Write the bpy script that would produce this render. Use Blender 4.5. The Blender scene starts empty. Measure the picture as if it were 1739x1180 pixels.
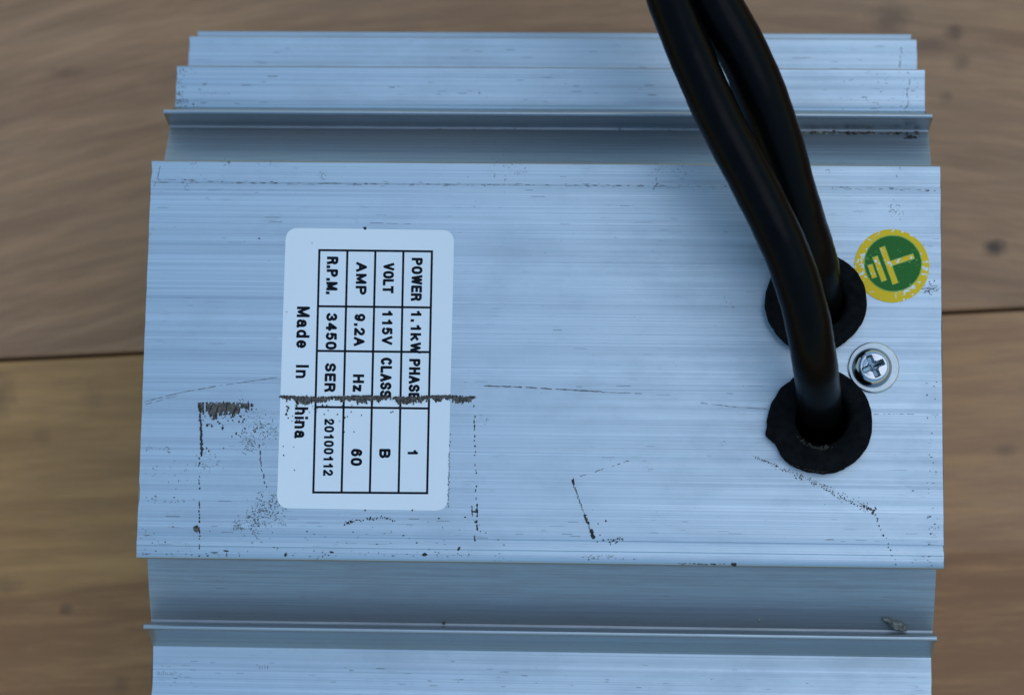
import bpy, bmesh, math, random
from mathutils import Vector, Matrix, Euler
random.seed(7)
sc = bpy.context.scene
col = sc.collection
rad = math.radians

# ------------------------------------------------------------------ camera
CAM_ROT = (0.15439164681874165, 0.04179721456161765, 0.016477830148369982)
CAM_LOC = Vector((0.02068984668621514, -0.09398733441694242, 0.6270578293956621))
FPX = 4300.0
cd = bpy.data.cameras.new("camera"); cam = bpy.data.objects.new("camera", cd); col.objects.link(cam)
cam.location = CAM_LOC; cam.rotation_euler = CAM_ROT
cd.sensor_width = 22.3; cd.lens = FPX * 22.3 / 1739.0
cd.clip_start = 0.01; cd.clip_end = 100
cd.dof.use_dof = True; cd.dof.focus_distance = 0.628; cd.dof.aperture_fstop = 8.0
sc.camera = cam

# ------------------------------------------------------------------ daylight: open shade, soft light from the right
SUN_EL, SUN_ROT = rad(70), rad(72)
w = bpy.data.worlds.new("World"); sc.world = w; w.use_nodes = True
nt = w.node_tree
bg = nt.nodes["Background"]
sky = nt.nodes.new("ShaderNodeTexSky"); sky.sky_type = 'NISHITA'; sky.sun_disc = False
sky.sun_elevation = SUN_EL; sky.sun_rotation = SUN_ROT
sky.air_density = 3.0; sky.dust_density = 0.0; sky.ozone_density = 10.0      # deep blue open-shade daylight
nt.links.new(sky.outputs[0], bg.inputs[0]); bg.inputs[1].default_value = 0.15
ld = bpy.data.lights.new("sun", 'SUN'); ld.energy = 0.5; ld.angle = rad(42); ld.color = (1.0, 0.93, 0.85)
sun = bpy.data.objects.new("sun", ld); col.objects.link(sun)
sdir = Vector((math.sin(SUN_ROT) * math.cos(SUN_EL), math.cos(SUN_ROT) * math.cos(SUN_EL), math.sin(SUN_EL)))
sun.rotation_euler = (-sdir).to_track_quat('-Z', 'Y').to_euler()
sun.location = sdir * 2
sc.view_settings.view_transform = 'Standard'; sc.view_settings.look = 'None'
sc.view_settings.gamma = 1; sc.view_settings.exposure = 0.0

# ------------------------------------------------------------------ helpers
CR = Euler(CAM_ROT).to_matrix()
def P(u, v, z=0.0):
    """point of the real plane at height z that the photograph shows at (u, v)"""
    d = CR @ Vector(((u - 869.5) / FPX, (590.0 - v) / FPX, -1.0))
    return CAM_LOC + d * ((z - CAM_LOC.z) / d.z)

def link(name, me, mat=None, parent=None):
    o = bpy.data.objects.new(name, me); col.objects.link(o)
    if mat:
        for m in (mat if isinstance(mat, (list, tuple)) else [mat]): me.materials.append(m)
    if parent: o.parent = parent
    return o
def empty(name, loc=(0, 0, 0)):
    o = bpy.data.objects.new(name, None); col.objects.link(o); o.location = loc; o.empty_display_size = .02
    return o
def tag(o, label=None, cat=None, group=None, kind=None):
    for k, v in (('label', label), ('category', cat), ('group', group), ('kind', kind)):
        if v: o[k] = v
    return o
def from_bm(name, bm, mat, parent=None, smooth=None, recalc=True):
    if recalc: bmesh.ops.recalc_face_normals(bm, faces=bm.faces)
    me = bpy.data.meshes.new(name); bm.to_mesh(me); bm.free()
    if smooth is not None:
        me.polygons.foreach_set('use_smooth', [True] * len(me.polygons))
        me.set_sharp_from_angle(angle=rad(smooth))
    return link(name, me, mat, parent)
def bake(o):
    dg = bpy.context.evaluated_depsgraph_get()
    me = bpy.data.meshes.new_from_object(o.evaluated_get(dg)); o.modifiers.clear(); o.data = me
def bevel(o, wdt, seg=2, ang=35):
    m = o.modifiers.new('b', 'BEVEL'); m.width = wdt; m.segments = seg; m.limit_method = 'ANGLE'; m.angle_limit = rad(ang)
    m.harden_normals = False

# ------------------------------------------------------------------ materials
def newmat(name):
    m = bpy.data.materials.new(name); m.use_nodes = True
    n = m.node_tree.nodes; l = m.node_tree.links
    return m, n, l, n['Principled BSDF']
def simple(name, c, rough=.5, metal=0.0, var=.15, vs=400, bump=0.0, spec=.5):
    m, n, l, b = newmat(name)
    tc = n.new('ShaderNodeTexCoord'); no = n.new('ShaderNodeTexNoise'); no.inputs['Scale'].default_value = vs; no.inputs['Detail'].default_value = 5
    l.new(tc.outputs['Object'], no.inputs['Vector'])
    r = n.new('ShaderNodeValToRGB'); r.color_ramp.elements[0].position = .3; r.color_ramp.elements[1].position = .7
    r.color_ramp.elements[0].color = tuple(x * (1 - var) for x in c) + (1,); r.color_ramp.elements[1].color = tuple(min(1, x * (1 + var)) for x in c) + (1,)
    l.new(no.outputs[0], r.inputs[0]); l.new(r.outputs[0], b.inputs['Base Color'])
    b.inputs['Roughness'].default_value = rough; b.inputs['Metallic'].default_value = metal; b.inputs['Specular IOR Level'].default_value = spec
    if bump:
        bp = n.new('ShaderNodeBump'); bp.inputs['Strength'].default_value = 1; bp.inputs['Distance'].default_value = bump
        l.new(no.outputs[0], bp.inputs['Height']); l.new(bp.outputs[0], b.inputs['Normal'])
    return m
def mathn(n, l, op, a, b=None, clamp=False):
    q = n.new('ShaderNodeMath'); q.operation = op; q.use_clamp = clamp
    for i, x in enumerate((a, b)):
        if x is None: continue
        if isinstance(x, (int, float)): q.inputs[i].default_value = x
        else: l.new(x, q.inputs[i])
    return q.outputs[0]
def noise(n, l, vec, scale, detail=3, rough=.5, off=(0, 0, 0)):
    mp = n.new('ShaderNodeMapping'); mp.inputs['Scale'].default_value = scale; mp.inputs['Location'].default_value = off
    l.new(vec, mp.inputs[0])
    q = n.new('ShaderNodeTexNoise'); q.inputs['Scale'].default_value = 1; q.inputs['Detail'].default_value = detail; q.inputs['Roughness'].default_value = rough
    l.new(mp.outputs[0], q.inputs['Vector'])
    return q.outputs[0]
def mapr(n, l, v, a, b, c, d):
    q = n.new('ShaderNodeMapRange'); q.inputs[1].default_value = a; q.inputs[2].default_value = b; q.inputs[3].default_value = c; q.inputs[4].default_value = d
    l.new(v, q.inputs[0]); return q.outputs[0]
def mixc(n, l, f, a, b, mode='MIX'):
    q = n.new('ShaderNodeMix'); q.data_type = 'RGBA'; q.blend_type = mode
    if isinstance(f, (int, float)): q.inputs[0].default_value = f
    else: l.new(f, q.inputs[0])
    for i, x in ((6, a), (7, b)):
        if isinstance(x, tuple): q.inputs[i].default_value = x
        else: l.new(x, q.inputs[i])
    return q.outputs[2]

def brushed_metal(name='brushed_aluminium', tone=(1, 1, 1), shade_mix=0.0, sharp=1.0):
    m, n, l, b = newmat(name)
    tc = n.new('ShaderNodeTexCoord'); v = tc.outputs['Object']
    band = noise(n, l, v, (1.1, 560, 560), 5, .68)            # die lines running the length of the extrusion
    fine = noise(n, l, v, (5, 2300, 2300), 3, .65, (3, 1, 2))
    dash = noise(n, l, v, (140, 3000, 3000), 2, .5, (9, 4, 1))
    gate = noise(n, l, v, (25, 60, 60), 3, .5, (1, 7, 3))
    smud = noise(n, l, v, (34, 60, 60), 6, .7, (5, 5, 5))
    base = mixc(n, l, mapr(n, l, band, .3, .7, 0, 1), (.35, .42, .465, 1), (.50, .585, .635, 1))
    base = mixc(n, l, mapr(n, l, fine, .35, .65, 0, 1), base, (.45, .525, .57, 1), 'MIX')
    base2 = mixc(n, l, .55, base, mixc(n, l, mapr(n, l, fine, .3, .7, 0, 1), (.29, .355, .40, 1), (.56, .645, .69, 1)))
    wide = noise(n, l, v, (.8, 120, 120), 3, .6, (6, 2, 9))     # broad dull and bright die bands
    base2 = mixc(n, l, mapr(n, l, wide, .32, .68, 0, 1), mixc(n, l, 1.0, base2, (.915, .92, .93, 1), 'MULTIPLY'), mixc(n, l, 1.0, base2, (1.05, 1.05, 1.045, 1), 'MULTIPLY'))
    dk = mathn(n, l, 'MULTIPLY', mapr(n, l, dash, .66, .74, 0, 1), mapr(n, l, gate, .45, .62, 0.03, .55), True)
    base3 = mixc(n, l, dk, base2, (.16, .175, .19, 1))
    base4 = mixc(n, l, mapr(n, l, smud, .5, .78, 0, .3), base3, (.30, .335, .375, 1))
    if shade_mix:                                                # shade of the recesses and brown reflection on the fins, mixed into the colour
        shade_n = noise(n, l, v, (60, 900, 900), 4, .65, (2, 8, 6))
        shade_f = mapr(n, l, shade_n, .3, .75, shade_mix * .6, shade_mix)
        base4 = mixc(n, l, shade_f, base4, (.155, .118, .095, 1))
        l.new(mathn(n, l, 'SUBTRACT', 1.0, mathn(n, l, 'MULTIPLY', shade_f, .9)), b.inputs['Metallic'])
    else: b.inputs['Metallic'].default_value = 1.0
    l.new(base4, b.inputs['Base Color'])
    r = mapr(n, l, band, .3, .7, .36 * sharp, .50 * sharp)
    l.new(mathn(n, l, 'ADD', r, mapr(n, l, smud, .4, .8, 0, .08)), b.inputs['Roughness'])
    h = mathn(n, l, 'ADD', mathn(n, l, 'MULTIPLY', band, 1.0), mathn(n, l, 'MULTIPLY', fine, .45))
    bp = n.new('ShaderNodeBump'); bp.inputs['Strength'].default_value = .5; bp.inputs['Distance'].default_value = .00006
    l.new(h, bp.inputs['Height']); l.new(bp.outputs[0], b.inputs['Normal'])
    return m
ALU = brushed_metal()
SHADED_ALU = brushed_metal('shaded_channel_aluminium', shade_mix=.55)  # plate metal darkened: the shade of the channels is painted in
FINM = brushed_metal('fin_aluminium', shade_mix=.30, sharp=.7)  # fin metal with shade and a brown reflection painted into its colour

def wood(name, ca, cb, cc, seed, knots=(), streak=None, arch=None, grey=None):
    m, n, l, b = newmat(name)
    tc = n.new('ShaderNodeTexCoord'); v = tc.outputs['Object']
    warp = noise(n, l, v, (4, 9, 9), 3, .5, (seed, seed, 0))
    wv = n.new('ShaderNodeVectorMath'); wv.operation = 'SCALE'; wv.inputs['Scale'].default_value = .045
    cmb = n.new('ShaderNodeCombineXYZ'); l.new(warp, cmb.inputs[1]); l.new(cmb.outputs[0], wv.inputs[0])
    src = v
    if arch:                                                  # cathedral grain: growth rings bow along the board
        sp0 = n.new('ShaderNodeSeparateXYZ'); l.new(v, sp0.inputs[0]); dx = mathn(n, l, 'SUBTRACT', sp0.outputs[0], arch[0])
        c0 = n.new('ShaderNodeCombineXYZ'); l.new(mathn(n, l, 'MULTIPLY', mathn(n, l, 'MULTIPLY', dx, dx), arch[1]), c0.inputs[1])
        a0_ = n.new('ShaderNodeVectorMath'); a0_.operation = 'ADD'; l.new(v, a0_.inputs[0]); l.new(c0.outputs[0], a0_.inputs[1]); src = a0_.outputs[0]
    ad = n.new('ShaderNodeVectorMath'); ad.operation = 'ADD'; l.new(src, ad.inputs[0]); l.new(wv.outputs[0], ad.inputs[1])
    ring = noise(n, l, ad.outputs[0], (3.0, 62, 62), 4, .6, (seed, 2, 1))
    fib = noise(n, l, ad.outputs[0], (22, 700, 700), 4, .65, (seed, 1, 4))
    blot = noise(n, l, v, (9, 16, 16), 3, .5, (seed, 8, 1))
    c = mixc(n, l, mapr(n, l, ring, .36, .62, 0, 1), ca + (1,), cb + (1,))
    c = mixc(n, l, mapr(n, l, blot, .35, .75, 0, .75), c, cc + (1,))
    c = mixc(n, l, mapr(n, l, fib, .3, .75, 0, .45), c, tuple(x * .55 for x in ca) + (1,))
    if grey:                                                  # the board weathers greyer towards one end
        sg = n.new('ShaderNodeSeparateXYZ'); l.new(v, sg.inputs[0])
        c = mixc(n, l, mapr(n, l, sg.outputs[0], grey[0], grey[1], 0, grey[2]), c, grey[3] + (1,))
    if streak:
        sx, y0, y1, scol = streak
        sp = n.new('ShaderNodeSeparateXYZ'); l.new(ad.outputs[0], sp.inputs[0])
        f = mapr(n, l, sp.outputs[1], y0, y1, 0, 1)
        c = mixc(n, l, mathn(n, l, 'MULTIPLY', f, sx), c, scol + (1,))
    mott = noise(n, l, src, (24, 230, 230), 5, .7, (seed, 5, 9))
    c = mixc(n, l, mapr(n, l, mott, .45, .72, 0, .26), c, tuple(x * .52 for x in cb) + (1,))
    c = mixc(n, l, mapr(n, l, mott, .52, .28, 0, .35), c, tuple(min(1, x * 1.25) for x in ca) + (1,))
    for (kx, ky, kr, ks, asp) in knots:
        sb = n.new('ShaderNodeVectorMath'); sb.operation = 'SUBTRACT'; l.new(v, sb.inputs[0]); sb.inputs[1].default_value = (kx, ky, 0)
        ml = n.new('ShaderNodeVectorMath'); ml.operation = 'MULTIPLY'; l.new(sb.outputs[0], ml.inputs[0]); ml.inputs[1].default_value = (1, asp, 0)
        ln = n.new('ShaderNodeVectorMath'); ln.operation = 'LENGTH'; l.new(ml.outputs[0], ln.inputs[0])
        dist = mathn(n, l, 'ADD', ln.outputs['Value'], mathn(n, l, 'MULTIPLY', mathn(n, l, 'SUBTRACT', noise(n, l, v, (260, 260, 260), 2), .5), kr * 1.2))
        c = mixc(n, l, mapr(n, l, dist, kr * .25, kr * 1.15, ks, 0), c, (.035, .024, .02, 1))
    l.new(c, b.inputs['Base Color']); b.inputs['Roughness'].default_value = .6; b.inputs['Specular IOR Level'].default_value = .3
    bp = n.new('ShaderNodeBump'); bp.inputs['Strength'].default_value = .5; bp.inputs['Distance'].default_value = .0003
    l.new(fib, bp.inputs['Height']); l.new(bp.outputs[0], b.inputs['Normal'])
    return m

RUBBER = simple('black_rubber', (.0075, .0075, .0078), .9, 0, .35, 500, .00012, .03)
CABLE = simple('black_cable_sheath', (.0016, .0016, .0018), .30, 0, .25, 260, .00002, .075)
ZINC = simple('zinc_plate', (.42, .45, .47), .17, 1, .06, 300)
WASHER = simple('zinc_washer', (.38, .43, .45), .36, 1, .08, 500, .00002)
PAPER = simple('white_label_paper', (.83, .815, .80), .5, 0, .012, 60, 0, .3)
INK = simple('black_ink', (.006, .007, .011), .6, 0, .25, 900, 0, .1)
GUNK = simple('dark_residue', (.026, .021, .018), .8, 0, .5, 1500, .0001)
GUNK2 = simple('brown_grey_residue', (.105, .086, .068), .85, 0, .5, 1800, .0001)
SCUFF = simple('grey_scuff', (.22, .24, .26), .6, .7, .3, 1500)
SCUFF2 = simple('dark_scuff', (.10, .105, .115), .7, .4, .3, 1500)
RUSTY = simple('rusty_dirt', (.11, .065, .035), .9, 0, .6, 1200, .0001)
PALE = simple('pale_dirt', (.30, .28, .22), .9, 0, .4, 1500, .0001)
def worn(name, c, c2, lo, hi, sc_=900, bump=0.00004):
    m, n, l, b = newmat(name)
    tc = n.new('ShaderNodeTexCoord'); v = tc.outputs['Object']
    a = noise(n, l, v, (sc_, sc_, sc_), 3, .6); g = noise(n, l, v, (170, 170, 170), 2, .5, (4, 4, 4))
    f = mapr(n, l, mathn(n, l, 'ADD', a, mathn(n, l, 'MULTIPLY', mathn(n, l, 'SUBTRACT', g, .5), .55)), lo, hi, 0, 1)
    l.new(mixc(n, l, f, c + (1,), c2 + (1,)), b.inputs['Base Color']); b.inputs['Roughness'].default_value = .4; b.inputs['Specular IOR Level'].default_value = .2
    bp = n.new('ShaderNodeBump'); bp.inputs['Strength'].default_value = .6; bp.inputs['Distance'].default_value = bump
    l.new(a, bp.inputs['Height']); l.new(bp.outputs[0], b.inputs['Normal'])
    return m
YELLOW = worn('yellow_print', (.86, .53, .008), (.80, .78, .72), .585, .63)
GREEN = worn('green_print', (.014, .135, .012), (.13, .32, .07), .66, .74, 1500, .00012)
LIME = simple('light_green_rim', (.20, .36, .03), .35, 0, .3, 800)

# ------------------------------------------------------------------ wooden floor of planks
ZW = -0.130
a0, a1 = P(0, 611, ZW), P(1739, 524, ZW)
ang = math.atan2(a1.y - a0.y, a1.x - a0.x)
floor = empty('floor', (a0 + a1) / 2); floor.rotation_euler = (0, 0, ang)
tag(floor, kind='structure')
Minv = (Matrix.Translation((a0 + a1) / 2) @ Matrix.Rotation(ang, 4, 'Z')).inverted()
def wl(u, v):
    q = Minv @ P(u, v, ZW); return q.x, q.y
PW, GAP = .195, .0010
def plank(i, mat):
    bm = bmesh.new(); x0, x1 = -.9 + (i % 3) * .03, .9 + (i % 2) * .04
    bmesh.ops.create_cube(bm, size=1)
    for vt in bm.verts:
        vt.co.x = x1 if vt.co.x > 0 else x0
        vt.co.y = (i + 1) * PW - GAP / 2 if vt.co.y > 0 else i * PW + GAP / 2
        vt.co.z = 0 if vt.co.z > 0 else -.022
    o = from_bm('plank', bm, mat, floor); bevel(o, .0012, 2); bake(o)
    return o
def kn(u, v, r, s, asp):
    x, y = wl(u, v); return (x, y, r, s, asp)
up_mat = wood('pine_upper', (.51, .26, .122), (.33, .155, .075), (.35, .20, .12), 3.3,
              [kn(1688, 421, .0042, .8, 1.5), kn(1512, 32, .007, .45, 1.4), kn(1622, 55, .003, .45, 1), kn(1585, 76, .009, .28, 3), kn(1633, 106, .003, .35, 1), kn(1607, 165, .0025, .25, 1), kn(110, 122, .006, .3, 2.5)], None, (.025, .75))
lo_mat = wood('pine_lower', (.56, .27, .092), (.39, .165, .052), (.45, .235, .092), 9.1,
              [kn(112, 1034, .0026, .45, 1.3), kn(-4, 672, .006, .4, .8), kn(70, 742, .003, .22, 1), kn(10, 993, .007, .3, 2.5), kn(1707, 765, .004, .3, 1.8), kn(205, 1160, .003, .25, 1), kn(158, 672, .004, .15, .7)],
              (.7, -.0472, -.0492, (.27, .112, .046)), None, (-.06, .16, .6, (.42, .215, .125)))
oth = wood('pine_other', (.39, .22, .11), (.27, .14, .06), (.30, .18, .09), 15.7)
for i in range(-5, 5):
    plank(i, up_mat if i == 0 else lo_mat if i == -1 else oth)

# ------------------------------------------------------------------ motor housing
L2 = .100
house = empty('motor_housing', (0, 0, ZW))
tag(house, 'long brushed aluminium motor housing with stepped fins lying on wooden planks', 'motor housing')
HZ = Vector((0, 0, -ZW))          # children are written with the face plate at z = 0
def under(o, parent=None):
    """parent o (written in face-plate coordinates) to the housing or to one of its parts"""
    p = parent or house
    o.parent = p
    if p is house: o.location = HZ
    return o
def densify(pr, step=.0022):
    out = []
    for i, a in enumerate(pr):
        b = pr[(i + 1) % len(pr)]; d = math.hypot(b[0] - a[0], b[1] - a[1]); k = max(1, int(d / step))
        for j in range(k): out.append((a[0] + (b[0] - a[0]) * j / k, a[1] + (b[1] - a[1]) * j / k))
    return out
def prism(name, prof, x0=-L2, x1=L2, mat=ALU, jit=.00007, nick=(), smooth=28, bw=0):
    pr = densify(prof); bm = bmesh.new(); R = []
    xs = [x0] + [x0 + (x1 - x0) * k / 8 for k in range(1, 8)] + [x1]
    for e, x in enumerate(xs):
        ring = []
        for (y, z) in pr:
            dx = 0
            if e in (0, 8):
                dx = random.uniform(-jit, jit)
                for (side, ny, nw, nd) in nick:
                    if side == e // 8 and abs(y - ny) < nw: dx += nd * (1 if e == 0 else -1)
            ring.append(bm.verts.new((x + dx, y, z)))
        R.append(ring)
    k = len(pr)
    for e in range(8):
        for i in range(k):
            bm.faces.new((R[e][i], R[e][(i + 1) % k], R[e + 1][(i + 1) % k], R[e + 1][i]))
    bm.faces.new(R[0][::-1]); bm.faces.new(R[8])
    bmesh.ops.recalc_face_normals(bm, faces=bm.faces)
    if bm.calc_volume(signed=True) < 0: bmesh.ops.reverse_faces(bm, faces=bm.faces)
    o = from_bm(name, bm, mat, None, smooth, False)
    return under(o)
def mir(pr): return [(-y, z) for (y, z) in pr]
def arc(cy, cz, r, t0, t1, k):
    return [(cy + r * math.cos(rad(t0 + (t1 - t0) * i / k)), cz + r * math.sin(rad(t0 + (t1 - t0) * i / k))) for i in range(k + 1)]

Z1, Z2, Z3 = -.0290, -.0468, -.0605
# face plate: flat top with shallow die grooves, rolled lower lip
g = .00006
W2 = .05074
pp = [(W2 - .0004, 0), (W2, -.0004), (W2, -.0016), (W2 - .0012, -.0024), (-W2 + .0012, -.0024), (-W2, -.0018), (-W2, -.0010), (-W2 + .00025, -.00055), (-W2 + .0007, -.00028),
      (-W2 + .0015, -.00012), (-W2 + .0026, -.00003), (-W2 + .0031, -.00012), (-W2 + .0033, 0), (-W2 + .0056, 0), (-W2 + .0058, -g), (-W2 + .0060, 0),
      (.0447, 0), (.0448, -g * 1.4), (.0450, -g * 1.4), (.0451, 0)]
plate = prism('face_plate', pp, nick=[(0, .0470, .0012, .0003), (0, -.034, .0022, .0003), (0, .028, .0006, .0002), (1, -.046, .001, .00025), (1, .006, .001, .0002), (1, -.03, .0007, .0002)])
# body: side channels, core down to the floor
half = [(.0440, -.0024), (.0440, -.0136), (.0480, -.0139), (.0505, -.0148), (.0535, -.0161), (.0570, -.01795), (.0600, -.0197), (.0625, -.02115), (.0640, -.0221), (.0648, -.02262),
        (.0652, -.02262), (.0657, -.02262), (.0662, -.0310), (.0775, -.0315), (.0775, -.0485), (.0900, -.0489), (.0900, -.0625), (.0935, -.0640),
        (.0935, -.0700), (.0780, -.0900), (.0600, -.1100), (.0500, -.1300)]
bp_ = half + mir(half)[::-1]
body = prism('housing_body', bp_, -L2 + .00015, L2 - .00015, SHADED_ALU, jit=.00004)
# cooling fins rising beside each channel: thin, flared at the foot, rounded at the tip
fin = [(.06535, -.0227), (.06548, -.0215), (.06575, -.0195), (.06605, -.0172), (.06630, -.0156)] + arc(.06705, -.0147, .00066, 205, -25, 7) + \
      [(.06775, -.0162), (.06785, -.0185), (.06825, -.0207), (.0691, -.0231), (.0702, -.0254), (.0713, -.0273), (.0719, -.0285), (.0719, -.0312), (.0655, -.0312)]
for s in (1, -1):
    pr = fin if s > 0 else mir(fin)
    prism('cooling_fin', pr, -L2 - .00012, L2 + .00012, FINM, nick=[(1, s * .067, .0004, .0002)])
# flat ribs stepping down on both sides
def rib(ya, yb, z, th, s, gro=()):
    pr = [(ya, z), ] + [q for gy in gro for q in ((gy - .0002, z), (gy - .0001, z - .00005), (gy + .0001, z - .00005), (gy + .0002, z))] + \
         [(yb - .0003, z), (yb, z - .0003), (yb, z - th + .0004), (yb - .0004, z - th), (ya, z - th)]
    o = prism('side_rib', pr if s > 0 else mir(pr), nick=[(0, s * (yb - .003), .0011, .00025), (1, s * (yb - .006), .0008, .0002)])
    return o
for s in (1, -1):
    z1 = -.0303 if s > 0 else -.0276
    rib(.0658 if s > 0 else .0658, .0838 if s > 0 else .0845, z1, .0028, s, (.0735,) if s > 0 else ())
    rib(.0770, .0969, -.0476, .0026, s)
    rib(.0890, .1021, -.0606, .0024, s)

# holes through plate and body under the two grommets
G1, G2 = P(1385, 512, .002), P(1393, 716, .002)
H1, H2 = P(1391, 516, 0), P(1395, 713, 0)
for tgt in (plate, body):
    for hc in (H1, H2):
        bm = bmesh.new(); bmesh.ops.create_cone(bm, cap_ends=True, segments=40, radius1=.0070, radius2=.0070, depth=.06)
        bmesh.ops.translate(bm, verts=bm.verts, vec=(hc.x, hc.y, 0))
        me = bpy.data.meshes.new('cut'); bm.to_mesh(me); bm.free(); c = bpy.data.objects.new('cut', me); col.objects.link(c); c.location = HZ + Vector((0, 0, ZW))
        md = tgt.modifiers.new('h', 'BOOLEAN'); md.operation = 'DIFFERENCE'; md.object = c; md.solver = 'FAST'
        bpy.context.view_layer.update()
        bake(tgt); bpy.data.objects.remove(c); bpy.data.meshes.remove(me)

# ------------------------------------------------------------------ nameplate with its table and lettering
NZ = .00012
def poly_px(pts, z): return [P(u, v, z) for u, v in pts]
def rounded(c, r, k=6):
    out = []
    for i in range(4):
        p = Vector(c[i]); a = (Vector(c[i - 1]) - p).normalized(); b = (Vector(c[(i + 1) % 4]) - p).normalized()
        s, e = p + a * r, p + b * r
        for j in range(k + 1):
            t = j / k; out.append(tuple(s * (1 - t) ** 2 + p * 2 * t * (1 - t) * .93 + p * .07 * 2 * t * (1 - t) + e * t * t))
    return out
def slab(name, pts, z0, z1, mat, parent=None):
    bm = bmesh.new(); lo = [bm.verts.new((q[0], q[1], z0)) for q in pts]; hi = [bm.verts.new((q[0], q[1], z1)) for q in pts]
    bm.faces.new(hi); bm.faces.new(lo); k = len(pts)
    for i in range(k): bm.faces.new((lo[i], lo[(i + 1) % k], hi[(i + 1) % k], hi[i]))
    return under(from_bm(name, bm, mat), parent)
npx = rounded([(485.5, 387), (771.5, 391), (760, 867), (470, 862.5)], 22)
nameplate = slab('nameplate', poly_px(npx, NZ), -.00003, NZ, PAPER)
tag(nameplate, 'white rating nameplate sticker with a black table of motor data')
def q3(zx, zy): return (430 + zx / 2.3125, 370 + zy / 2.3125)
gx0, gx1 = [260, 370, 480, 590, 702], [236, 347, 458, 571, 683]
gyl, gyr = [127, 347, 522, 742, 1077], [132, 352, 527, 748, 1080]
def gpt(i, j):
    tv = (gyl[j] - 127) / 950; th = i / 4
    return (gx0[i] * (1 - tv) + gx1[i] * tv, gyl[j] * (1 - th) + gyr[j] * th)
bm = bmesh.new()
def strip(bm, a, b, wdt, z):
    A, B = P(*q3(*a), z), P(*q3(*b), z); d = (B - A).normalized(); nrm = Vector((-d.y, d.x, 0)) * wdt / 2
    d = d * wdt / 2
    bm.faces.new([bm.verts.new(x) for x in (A - d + nrm, A - d - nrm, B + d - nrm, B + d + nrm)])
LW = .00056
for i in range(5): strip(bm, gpt(i, 0), gpt(i, 4), LW, NZ + .00001)
for j in range(5): strip(bm, gpt(0, j), gpt(4, j), LW, NZ + .000014)
under(from_bm('table_grid', bm, INK), nameplate)

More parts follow.
